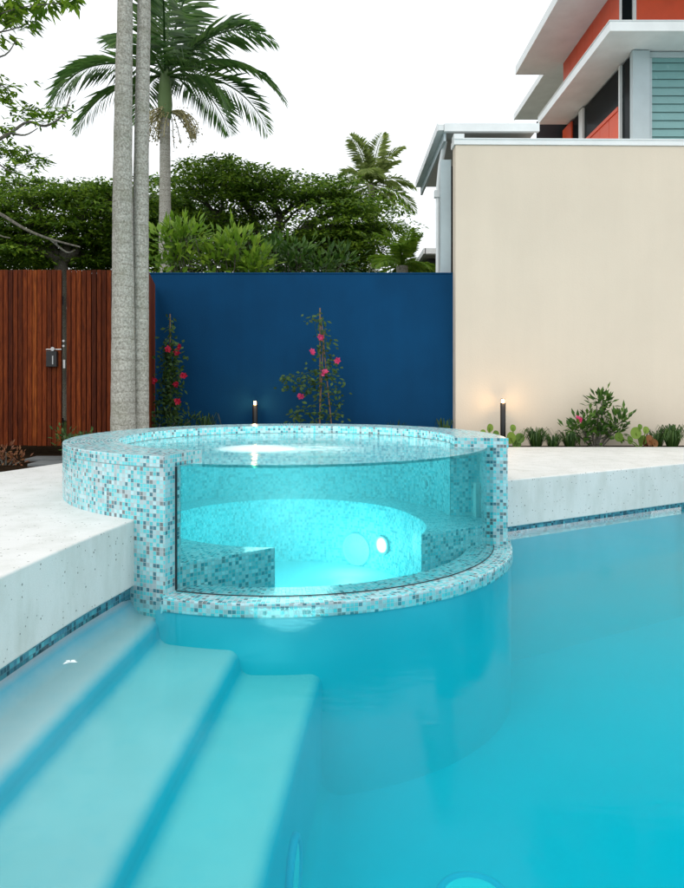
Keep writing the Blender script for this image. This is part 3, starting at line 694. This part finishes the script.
def tree(name, label, base, fork, lobes, per, m, seed, leaf=.12, size=1.15, nleaf=20, flat=.08, tr=.22, group=None, pads=15):
    rr = random.Random(seed); t = thing(name, base, label, 'tree', group)
    mb = MB(); limb_to(mb, base, fork, tr, tr*.75, rr, 0)
    for lb in lobes:
        c = Vector(lb[0]); pts = limb_to(mb, fork, c-Vector((0, 0, lb[1][2]*.4)), tr*.55, .05, rr)
        for k in range(6):
            a = rr.random()*2*PI; e = c+Vector((math.cos(a)*lb[1][0]*.75, math.sin(a)*lb[1][1]*.75, lb[1][2]*rr.uniform(-.3, .5)))
            limb_to(mb, pts[rr.randint(3, 6)], e, .045, .012, rr, .05, 5)
    part(mb, 'trunk', M['bark'], t)
    mb = MB()
    for lb in lobes:
        c = Vector(lb[0]); rx, ry, rz = lb[1]; k_ = lb[2] if len(lb) > 2 else 1; npad = max(3, int(pads*k_))
        for q in range(npad):
            while True:
                v = Vector((rr.uniform(-1, 1), rr.uniform(-1, 1), rr.uniform(-1, 1)))
                if .3 < v.length < 1.05: break
            ex = rr.choice((.9, 1, 1.1, 1.35)); pc = c+Vector((v.x*rx*ex, v.y*ry, v.z*rz*ex)); pr = rr.uniform(.35, 1.05)*size
            for w_ in range(per):
                a = rr.random()*2*PI; d = math.sqrt(rr.random())*pr
                spray(mb, pc+Vector((math.cos(a)*d, math.sin(a)*d, -.16*d*d/pr+rr.gauss(0, .035))), .30*rr.uniform(.7, 1.2), rr, nleaf, leaf, flat)
    part(mb, 'crown', m, t)
def lobe(px, py, Y, rx, rz, ry=None, k=1.0):
    s_ = Y/F; return (P(px, py, Y), (rx*s_, (ry or rx*s_*.8), rz*s_), k)
Yt = 17.5
tree('broad_tree', 'dense dark spreading tree behind the timber fence', (P(62, 0, Yt).x, Yt, DECK-.12), P(60, 262, Yt),
     [lobe(30, 212, Yt, 52, 30), lobe(90, 203, Yt, 46, 26), lobe(132, 205, Yt+.6, 36, 44), lobe(95, 190, Yt+.3, 40, 14, k=.6), lobe(20, 188, Yt+.3, 24, 8, k=.4), lobe(0, 228, Yt-.6, 40, 44), lobe(60, 245, Yt+.8, 75, 22), lobe(-50, 215, Yt, 50, 45), lobe(30, 255, Yt+1.2, 60, 14), lobe(105, 256, Yt+1.2, 50, 14)], 17, M['leaf_dark'], 21)
tree('broad_tree', 'wide dark feathery tree spreading behind the blue wall, tallest of the broad trees', (P(270, 0, Yt).x, Yt+.5, DECK-.12), P(265, 262, Yt+.5),
     [lobe(240, 180, Yt, 46, 16), lobe(292, 194, Yt, 50, 24), lobe(205, 200, Yt+.8, 40, 36), lobe(335, 216, Yt-.3, 40, 30), lobe(352, 246, Yt-.6, 16, 24, k=.6), lobe(300, 240, Yt+.3, 70, 34), lobe(225, 235, Yt+1, 60, 38), lobe(362, 205, Yt+.3, 16, 6, k=.2), lobe(366, 228, Yt+.3, 18, 6, k=.25), lobe(300, 262, Yt+1.5, 70, 14, k=1.3)], 17, M['leaf_dark'], 33)
tree('round_tree', 'low background tree of mid green leaves between the palm trunks and the broad trees', (P(175, 0, 21).x, 21, DECK-.12), P(175, 265, 21),
     [lobe(165, 215, 21, 40, 35), lobe(195, 240, 21, 50, 32), lobe(140, 240, 21, 50, 32)], 10, M['leaf_shrub'], 35, leaf=.16, pads=30)
rr = random.Random(5); Yb = 12.2
def bush(name, label, Y, pts, m, seed, leaf, n, rad, cat='shrub', gx=None, group=None):
    rr = random.Random(seed); c0 = P(pts[0][0], 0, Y); t = thing(name, (c0.x, Y, DECK-.05), label, cat, group)
    st = MB(); lf = MB(); root = Vector((c0.x, Y, DECK-.1))
    for px, py in pts:
        e = P(px, py, Y)+Vector((0, rr.uniform(-.3, .3)*rad*2, 0)); limb_to(st, root, e, .012+.02*rad, .006, rr, .05, 6)
        for k in range(n):
            v = Vector((rr.gauss(0, .5), rr.gauss(0, .5), rr.gauss(0, .5)))*rad
            d = (v.normalized()+Vector((0, 0, .5))).normalized(); lf.leaf(e+v, d, Vector((rr.gauss(0, .5), -.4, 1)), leaf*rr.uniform(.7, 1.25), leaf*.42, .12)
    part(st, 'stems', M['bark'], t); part(lf, 'leaves', m, t); return t
pts = [(rr.uniform(158, 262), 0) for k in range(46)]
pts = [(px, max(232, 226+abs(px-195)*.42+rr.uniform(-3, 34))) for px, _ in pts]
bush('leafy_shrub', 'bright green large-leaved shrub showing over the blue wall beside the feather palm', Yb, pts, M['leaf_bright'], 8, .20, 22, .22)
bush('leafy_shrub', 'dull green low shrub behind the middle of the blue wall', Yb+.8, [(rr.uniform(262, 345), rr.uniform(246, 275)) for k in range(30)], M['leaf_shrub'], 18, .17, 24, .26)
# overhanging tree on the left
t = thing('overhanging_tree', (P(-70, 0, 7.6).x, 7.6, DECK-.1), 'loose branching tree reaching into view from the left edge', 'tree')
mb = MB(); rr = random.Random(15); Y = 7.6
base = Vector((P(-70, 0, Y).x, Y, DECK-.1)); f1 = P(-72, 150, Y); f2 = P(-64, 40, Y)
mb.tube([base, P(-73, 300, Y), f1, f2, P(-60, -60, Y)], [.12, .10, .085, .06, .03], 10)
BR = [[(-72, 165), (-40, 158), (-15, 147), (10, 133), (28, 122), (45, 126), (62, 116), (70, 97)], [(10, 133), (25, 135), (38, 128)], [(-72, 190), (-30, 200), (0, 214), (25, 229), (50, 239), (80, 247)], [(50, 239), (66, 252), (75, 250)],
      [(-15, 147), (0, 165), (12, 172)], [(-64, 60), (-30, 30), (0, 14), (30, 6), (60, 3)], [(-30, 30), (0, 32), (28, 24)], [(-68, 100), (-30, 92), (-2, 84), (8, 92)], [(-30, 200), (-5, 232), (10, 238)], [(-20, 60), (5, 55), (16, 40)]]
for b in BR:
    pts = [P(px, py, Y-.1+.15*math.sin(px)) for px, py in b]; pts = [Vector(p) for p in catmull([tuple(p) for p in pts], 4)]
    r0 = .026 if len(b) > 5 else .013; mb.tube(pts, [r0*(1-.75*i/len(pts)) for i in range(len(pts))], 6)
part(mb, 'trunk', M['bark'], t)
mb = MB()
def twig_leaves(px, py, n, sp_, leaf, dn=.0):
    for k in range(n):
        c = P(px+rr.gauss(0, sp_), py+rr.gauss(0, sp_*.45), Y+rr.gauss(0, .15)); a = rr.random()*2*PI
        for j in range(6):
            aa = a+rr.gauss(0, .7); mb.leaf(c+Vector((rr.gauss(0, .03), rr.gauss(0, .03), rr.gauss(0, .02))), Vector((math.cos(aa), math.sin(aa), rr.gauss(-.2+dn, .3))), Vector((rr.gauss(0, .4), rr.gauss(0, .4), 1)), leaf*rr.uniform(.7, 1.3), leaf*.3)
for px, py, n, s_ in ((3, 5, 20, 10), (15, 18, 10, 8), (30, 6, 12, 8), (50, 4, 11, 7), (70, 1, 7, 5), (3, 38, 6, 5), (30, 24, 5, 5), (8, 10, 14, 10)): twig_leaves(px, py, n, s_, .13, -.3)
for px, py, n, s_ in ((3, 98, 14, 5), (6, 88, 8, 4), (28, 112, 16, 8), (45, 118, 12, 9), (62, 113, 9, 7), (5, 150, 24, 8), (20, 157, 20, 8), (36, 162, 12, 6), (8, 172, 14, 7), (6, 128, 10, 7), (-25, 150, 30, 20), (-40, 90, 40, 20), (-50, 30, 40, 20), (-30, 5, 30, 20)): twig_leaves(px, py, n, s_, .095)
part(mb, 'leaves', M['leaf_dark'], t)

# ------------------------------------------------------------------ flowering vines, shrubs and tufts
def flower(mb, c, r, rr):
    n = Vector((rr.gauss(0, .4), -1, rr.gauss(.1, .4))).normalized(); u = n.orthogonal().normalized(); w = n.cross(u)
    for k in range(6):
        a = k*PI/3+rr.random()*.3; d = u*math.cos(a)+w*math.sin(a)+n*.35; mb.leaf(c, d, n, r*rr.uniform(.85, 1.15), r*.85, .15)
def vine(label, Y, stakes, leaves, flowers, fm, seed, cross=()):
    rr = random.Random(seed); b0 = P(stakes[0][0][0], 0, Y); t = thing('flowering_vine', (b0.x, Y, DECK-.05), label, 'climbing plant', 'flowering vines trained on stakes')
    for s_ in stakes:
        mb = MB(); a = P(*s_[0], Y); b = P(*s_[1], Y); b.z = DECK-.1; mb.tube([a, b], .009, 6); part(mb, 'stake', M['stake'], t)
    mb = MB(); st = MB()
    for px, py, sx, sy, n in leaves:
        c0 = P(px, py, Y); last = None
        for k in range(n):
            c = P(px+rr.gauss(0, sx), py+rr.gauss(0, sy), Y-.03+rr.gauss(0, .06)); d = Vector((rr.gauss(0, 1), rr.gauss(-.3, .7), rr.gauss(-.3, .6)))
            mb.leaf(c, d, Vector((rr.gauss(0, .4), -.8, .6)), rr.uniform(.045, .085), rr.uniform(.028, .048), .1)
    way = []
    for px, py, sx, sy, n in sorted(leaves, key=lambda q: -q[1]):
        for k in range(3): way.append(tuple(P(px+rr.gauss(0, sx*.8), py+rr.uniform(-sy, sy)*.5, Y-.03)))
    way = [(b0.x, Y, DECK-.08)]+way; st.tube(catmull(way, 4), .0035, 5)
    part(st, 'stems', M['leaf_vine'], t); part(mb, 'leaves', M['leaf_vine'], t)
    for px, py in flowers:
        mb = MB(); c = P(px, py, Y-.14); flower(mb, c, .052, rr); flower(mb, c+Vector((rr.uniform(-.03, .03), -.01, rr.uniform(-.03, .03))), .034, rr); part(mb, 'flower', fm, t)
vine('flowering vine with crimson blooms in the dark corner by the fence end', 9.7, [((170, 314), (170, 440))],
     [(170, 332, 2, 7, 30), (170, 355, 5, 9, 150), (172, 375, 6, 10, 190), (169, 395, 6, 10, 190), (170, 415, 8, 9, 170)], [(168, 349), (180, 347), (184, 376), (176, 384), (154, 381), (178, 402), (177, 352)], M['flower_red'], 41)
vine('flowering vine with pink blooms on crossed stakes at the middle of the blue wall', 9.8, [((320, 308), (320, 440)), ((321, 318), (334, 440)), ((324, 330), (318, 440))],
     [(320, 322, 3, 6, 24), (323, 345, 5, 8, 46), (305, 383, 12, 7, 120), (333, 365, 5, 9, 44), (320, 372, 6, 8, 46), (322, 400, 8, 9, 50), (300, 414, 8, 5, 40), (338, 395, 4, 8, 24), (312, 320, 4, 2, 7), (286, 378, 4, 3, 9), (325, 416, 14, 4, 50)], [(321, 337), (312, 352), (301, 396), (325, 372), (338, 361)], M['flower'], 43)
def tuft(px, py_top, Y, spread, n, label, seed, m='leaf_vine', group='grassy tufts along the garden bed'):
    rr = random.Random(seed); b = P(px, 0, Y); b.z = DECK-.05; h = P(px, py_top, Y).z-DECK+.05
    mb = MB()
    for k in range(n):
        a = rr.random()*2*PI; q = rr.random(); p0 = b+Vector((math.cos(a)*.05, math.sin(a)*.05, 0)); d = Vector((math.cos(a)*spread*q, math.sin(a)*spread*q, 0))
        hh = h*rr.uniform(.6, 1.1); w = Vector((-math.sin(a), math.cos(a), 0))*.006
        ctrl = [p0, p0+d*.35+Vector((0, 0, hh*.7)), p0+d*.75+Vector((0, 0, hh*.95)), p0+d*1.15+Vector((0, 0, hh*(.85-.35*q)))]
        k0 = len(mb.v); ws = (1, .9, .7, .15)
        for c, s_ in zip(ctrl, ws): mb.v += [tuple(c-w*s_), tuple(c+w*s_)]
        for i in range(3): mb.f.append((k0+2*i, k0+2*i+1, k0+2*i+3, k0+2*i+2)); mb.sm.append(False)
    return tag(mb.build('grass_tuft', M[m]), label, 'grass tuft', group)
tuft(536, 428, 9.62, .2, 150, 'grassy tuft just to the right of the bollard by the cream wall', 1)
tuft(570, 431, 9.66, .18, 120, 'low grassy tuft at the foot of the tall shrub, bollard side', 2)
tuft(672, 425, 9.60, .22, 200, 'tall grassy tuft at the right edge against the cream wall', 3)
tuft(657, 430, 9.7, .16, 110, 'grassy tuft beside the rust-coloured leaves', 4)
tuft(553, 434, 9.6, .14, 90, 'smallest grassy tuft between the bollard and the tall shrub', 5)
tuft(445, 419, 9.75, .14, 50, 'thin grassy tuft in the corner where blue and cream walls meet', 6)
tuft(205, 414, 9.7, .2, 90, 'dark grassy tuft near the crimson vine', 7)
tuft(395, 421, 9.85, .15, 50, 'wispy grassy tuft under the plain right part of the blue wall', 8)
tuft(78, 432, 8.3, .2, 130, 'dark grassy tuft at the foot of the timber fence', 9)
t = bush('flowering_shrub', 'tall loose green shrub against the cream wall with one pink bloom', 9.72, [(596, 405), (606, 402), (600, 400), (590, 425), (583, 430), (605, 425), (615, 422), (622, 420), (612, 432), (596, 432), (575, 432), (578, 426), (588, 418), (602, 415), (618, 430), (600, 436)], M['leaf_shrub'], 51, .11, 30, .10)
mb = MB(); flower(mb, P(578, 419, 9.6), .06, random.Random(1)); flower(mb, P(580, 420, 9.6), .045, random.Random(2)); part(mb, 'flower', M['flower'], t)
def paddle(px, Y, lab, leaves, m, seed):
    rr = random.Random(seed); b = P(px, 0, Y); b.z = DECK-.05; mb = MB()
    for (lx, ly, r) in leaves:
        r = r*.8
        c = P(lx, ly, Y+rr.uniform(-.05, .05)); mb.tube([b, (b+c)/2+Vector((0, 0, .02)), c], .007, 5)
        n = Vector((rr.gauss(0, .35), -1, rr.gauss(.2, .2))).normalized(); u = n.cross(Vector((0, 0, 1))).normalized(); w = u.cross(n)
        rim = [c+u*math.cos(2*PI*k/14)*r*.85+w*(math.sin(2*PI*k/14)*r)+n*(.12*r*math.cos(4*PI*k/14)) for k in range(14)]
        k0 = len(mb.v); mb.v += [tuple(c-n*.2*r)]+[tuple(p_) for p_ in rim]
        for k in range(14): mb.f.append((k0, k0+1+k, k0+1+(k+1) % 14)); mb.sm.append(True)
    return tag(mb.build('paddle_plant', m), lab, 'plant', 'round-leaved plants along the cream wall')
paddle(490, 9.6, 'round-leaved plant on the spa side of the bollard', [(490, 428, .07), (483, 433, .06), (496, 434, .06), (489, 436, .06)], M['leaf_paddle'], 1)
paddle(514, 9.6, 'round-leaved plant tight against the far side of the bollard', [(513, 428, .06), (511, 438, .10), (520, 438, .09), (517, 444, .08)], M['leaf_paddle'], 2)
paddle(641, 9.6, 'bright round-leaved plant between the tall shrub and the rust-coloured leaves', [(636, 433, .10), (646, 430, .06), (640, 427, .05), (630, 440, .07), (643, 440, .08), (619, 437, .08)], M['leaf_paddle'], 3)
paddle(650, 9.58, 'rust-coloured round-leaved plant low against the cream wall', [(650, 440, .09), (655, 443, .07), (646, 443, .06)], M['leaf_rust'], 4)
bush('low_plant', 'reddish dark low plant at the left edge beside the pavers', 7.75, [(6, 452), (14, 458), (-4, 450), (2, 462), (20, 462), (-12, 456)], M['leaf_rust'], 61, .06, 26, .09, 'plant')
bush('low_plant', 'dark green low plant between the pavers and the spa', 8.0, [(62, 436), (72, 442), (68, 448), (80, 444), (90, 440)], M['leaf_vine'], 62, .06, 30, .10, 'plant')
bush('low_plant', 'dark green low plant at the foot of the crimson vine', 9.5, [(160, 424), (175, 422), (190, 420), (182, 426), (150, 428)], M['leaf_vine'], 63, .07, 34, .12, 'plant')

# ------------------------------------------------------------------ bollard lights
def bollard(px, py, Y, label, w):
    tp = P(px, py, Y); t = thing('bollard_light', (tp.x, Y, DECK-.05), label, 'garden light', 'bollard lights in the garden bed')
    mb = MB(); mb.tube([(tp.x, Y, DECK-.1), (tp.x, Y, tp.z-.05)], w, 18); mb.tube([(tp.x, Y, DECK-.05), (tp.x, Y, DECK-.02)], w*1.6, 18); part(mb, 'bollard_post', M['black'], t, bevel=.002)
    mb = MB(); mb.tube([(tp.x, Y, tp.z-.05), (tp.x, Y, tp.z-.005)], w*.45, 14); part(mb, 'lamp', M['lamp'], t)
    mb = MB(); mb.tube([(tp.x, Y, tp.z-.005), (tp.x, Y, tp.z+.006)], w*.75, 18)
    part(mb, 'cap', M['black'], t)
    lamp('bollard_lamp', (tp.x, Y-.045, tp.z-.02), 3.2, (1, .62, .28), .02)
bollard(503, 399, 9.75, 'black bollard light glowing before the cream wall', .036)
bollard(255, 401, 10.02, 'black bollard light glowing before the blue wall', .036)

# ------------------------------------------------------------------ house
t = thing('house', (6, 13, DECK-.12), 'modern two-storey house with white roof slabs, red cladding and louvred window', 'house')
def hpart(name, m, *boxes, **k):
    mb = MB()
    for b in boxes: mb.box(*b)
    return part(mb, name, M[m], t, **k)
C_ = CAMZ
# main bodies
WX = 4.40
hpart('lower_wall', 'cream', (2.75, 12, 10.6, 17.8, DECK-.12, C_+3.0))
# side elevation under the awning (X = WX): glazing, mullions, red spandrel
hpart('upper_storey', 'dark', (WX+.06, 12, 11.3, 14.74, C_+2.6, C_+4.96))
o = hpart('window', 'glass', (WX+.02, WX+.05, 11.32, 14.7, C_+3.0, C_+4.96))
mb = MB()
for y, w_ in ((11.68, .06), (13.5, .22)): mb.box(WX-.02, WX+.055, y, y+w_, C_+2.9, C_+4.96)
part(mb, 'frame', M['white'], o)
mb = MB(); y = 11.75
while y < 13.3: mb.box(WX-.012, WX+.02, y, y+.42, C_+3.0, C_+4.27); y += .432
part(mb, 'spandrel', M['red'], t)
hpart('spandrel_rail', 'red', (WX-.03, WX+.02, 11.75, 13.49, C_+4.275, C_+4.335))
hpart('side_panel', 'red', (WX-.01, WX+.058, 14.20, 14.745, C_+2.9, C_+4.96))
# front elevation: post and louvred window
hpart('corner_post', 'steel', (P(633, 0, 11.2).x, P(650, 0, 11.2).x, 11.2, 11.32, C_+2.9, C_+4.985), bevel=.004)
fr = hpart('window', 'dark', (P(650.3, 0, 11.2).x, 9, 11.42, 11.5, C_+2.9, C_+4.985))
mb = MB(); x0 = P(650.3, 0, 11.2).x; mb.box(x0, 9, 11.25, 11.31, C_+4.90, C_+4.983); mb.box(x0, x0+.05, 11.25, 11.31, C_+2.9, C_+4.895); mb.box(x0+1.4, x0+1.47, 11.25, 11.31, C_+2.9, C_+4.895)
part(mb, 'frame', M['steel'], fr)
mb = MB(); z = C_+2.95; rr = random.Random(2)
while z < C_+4.86:
    a = .035; k0 = len(mb.v)
    for xx in ((x0+.052, x0+1.398), (x0+1.472, 9)):
        mb.face([(xx[0], 11.26, z), (xx[1], 11.26, z), (xx[1], 11.28, z+.128), (xx[0], 11.28, z+.128)])
    z += .125
part(mb, 'louvre_blades', M['louvre'], fr)
# awning slab A
aX = .3617*10.6
zA1 = C_+.4845*10.6; zA0 = zA1-.135
aw = hpart('awning', 'soffit', (aX+.03, 12, 10.63, 14.5, zA0, zA1-.004))
mb = MB(); mb.box(aX, 12, 10.6, 10.628, zA0-.006, zA1); mb.box(aX, aX+.028, 10.63, 14.5, zA0-.006, zA1); part(mb, 'fascia', M['white'], aw)
mb = MB(); mb.box(aX-.01, 12, 10.59, 14.5, zA1+.002, zA1+.012); part(mb, 'flashing', M['white'], aw)
# upper storey above awning
zB0 = C_+6.29
hpart('upper_storey', 'dark', (WX+.04, 12, 11.75, 14.7, zA1+.02, zB0))
mb = MB(); y = 11.74
while y < 14.6: mb.box(WX, WX+.035, y, min(y+.42, 14.74), zA1+.02, zB0); y += .428
xf = P(636.5, 0, 11.7).x; x = xf
while x < 11.5: mb.box(x, x+.855, 11.69, 11.73, zA1+.02, zB0); x += .86
part(mb, 'cladding', M['red'], t)
wn = hpart('window', 'glass', (P(621.5, 0, 11.7).x, P(632, 0, 11.7).x, 11.70, 11.73, zA1+.02, zB0))
mb = MB(); mb.box(P(632, 0, 11.7).x+.002, xf-.012, 11.67, 11.73, zA1+.02, zB0); part(mb, 'mullion', M['white'], wn)
mb = MB(); mb.box(WX-.01, P(621.3, 0, 11.7).x, 11.67, 11.73, zA1+.02, zB0); part(mb, 'frame', M['white'], wn)
# roof slab B and set-back roof C
Yf = 15.25; bX = .234*Yf
zs = C_+6.29+.13
rf = hpart('upper_roof', 'soffit', (bX+.03, 12, 10.0, Yf-.03, zs-.13, zs+.02), (4.20, 12, Yf-.028, 18.0, zs-.10, zs+.02))
mb = MB(); mb.box(bX, bX+.028, 9.97, Yf, zs-.14, zs+.03); mb.box(bX+.03, 4.2, Yf-.028, Yf, zs-.14, zs+.03); mb.box(4.17, 4.198, Yf+.002, 18.0, zs-.11, zs+.03); mb.box(bX+.03, 12, 9.97, 9.998, zs-.14, zs+.03); part(mb, 'fascia', M['white'], rf)
# the set-back roof drops lower towards the back
# lower roof D with gutter running back
dX = 1.39; dz = C_+3.535
lr = hpart('lower_roof', 'roof', (dX+.06, 2.70, 10.28, 13.3, dz-.07, dz-.01))
hpart('rear_wall', 'dark', (3.92, WX+.5, 14.90, 14.94, 2.0, C_+5.2))
mb = MB(); mb.box(dX+.02, 2.72, 10.2, 10.275, dz-.11, dz); part(mb, 'fascia', M['white'], lr)
mb = MB(); mb.box(dX-.06, dX+.015, 10.22, 13.25, dz-.09, dz-.01); mb.box(dX-.075, dX-.062, 10.22, 13.25, dz-.10, dz+.01); part(mb, 'gutter', M['white'], lr)
mb = MB(); mb.box(dX+.02, dX+.055, 10.28, 13.3, dz-.22, dz-.075); part(mb, 'barge_board', M['steel'], lr)
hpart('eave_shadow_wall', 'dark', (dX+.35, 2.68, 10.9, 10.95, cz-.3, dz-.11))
# steel column, downpipe and bracket beside the cream wall
hpart('steel_column', 'steel', (P(442, 0, 10.3).x, P(452.5, 0, 10.3).x, 10.42, 10.55, DECK-.1, C_+3.10), bevel=.004)
hpart('side_panel', 'dark', (P(446, 0, 10.35).x, P(456, 0, 10.35).x+.15, 10.56, 10.62, DECK-.1, C_+3.05))
mb = MB(); q = P(443.5, 0, 10.4).x; mb.tube([(q-.03, 10.75, DECK), (q-.03, 10.75, C_+2.75), (q+.0, 10.7, C_+3.1), (q+.05, 10.6, dz-.12)], .035, 10); dp = part(mb, 'downpipe', M['white'], t)
mb = MB(); z = P(0, 195, 10.75).z; mb.box(q-.085, q+.01, 10.70, 10.80, z-.04, z+.06); part(mb, 'bracket', M['white'], dp)
# side outbuilding
t2 = thing('carport', (2.2, 17, DECK-.12), 'small low roofed outbuilding corner just over the end of the blue wall', 'outbuilding')
Y = 16; a = P(425, 248, Y); zz = a.z; X0 = a.x
mb = MB(); mb.box(X0+.02, 4, Y+.05, Y+4.5, zz-.14, zz-.02); part(mb, 'roof', M['roof'], t2)
mb = MB(); mb.box(X0, 4, Y, Y+.04, zz-.12, zz); mb.box(X0-.03, X0+.018, Y, Y+4.5, zz-.12, zz); part(mb, 'fascia', M['white'], t2)
mb = MB(); mb.box(X0+.12, 4, Y+.5, Y+4.3, DECK-.12, zz-.15); part(mb, 'wall', M['dark'], t2)

# ------------------------------------------------------------------ camera, light, world
cam = bpy.data.cameras.new('camera'); co = bpy.data.objects.new('camera', cam); col.objects.link(co)
co.location = (0, 0, CAMZ); co.rotation_euler = (R(90), 0, 0)
cam.sensor_fit = 'VERTICAL'; cam.sensor_height = 24; cam.lens = 24*F/888; cam.shift_y = -(444-CY)/888
cam.clip_end = 2000; cam.clip_start = .05; sc.camera = co
SUN_EL, SUN_AZ = R(52), R(215)           # azimuth clockwise from +Y
sl = bpy.data.lights.new('sun', 'SUN'); sl.energy = 1.0; sl.angle = R(25); sl.color = (1, .96, .90)
so = bpy.data.objects.new('sun', sl); col.objects.link(so)
dv = Vector((math.sin(SUN_AZ)*math.cos(SUN_EL), math.cos(SUN_AZ)*math.cos(SUN_EL), math.sin(SUN_EL)))
so.rotation_euler = dv.to_track_quat('Z', 'Y').to_euler()
w = bpy.data.worlds.new('World'); sc.world = w; w.use_nodes = True; nt = w.node_tree; bg = nt.nodes['Background']
sky = nd(nt, 'ShaderNodeTexSky', sky_type='NISHITA'); sky.sun_disc = False; sky.sun_elevation = SUN_EL; sky.sun_rotation = SUN_AZ
bg.inputs['Strength'].default_value = .12
cloud = mixc(nt, .86, sky.outputs[0], (10.5, 10.8, 11.0))
nt.links.new(cloud, bg.inputs['Color'])
sc.view_settings.view_transform = 'Standard'; sc.view_settings.look = 'None'; sc.view_settings.exposure = .12; sc.view_settings.gamma = 1
sc.view_settings.use_curve_mapping = False
sc.render.engine = 'CYCLES'
sc.cycles.transparent_max_bounces = 24; sc.cycles.max_bounces = 10; sc.cycles.diffuse_bounces = 5; sc.cycles.glossy_bounces = 4; sc.cycles.volume_bounces = 2
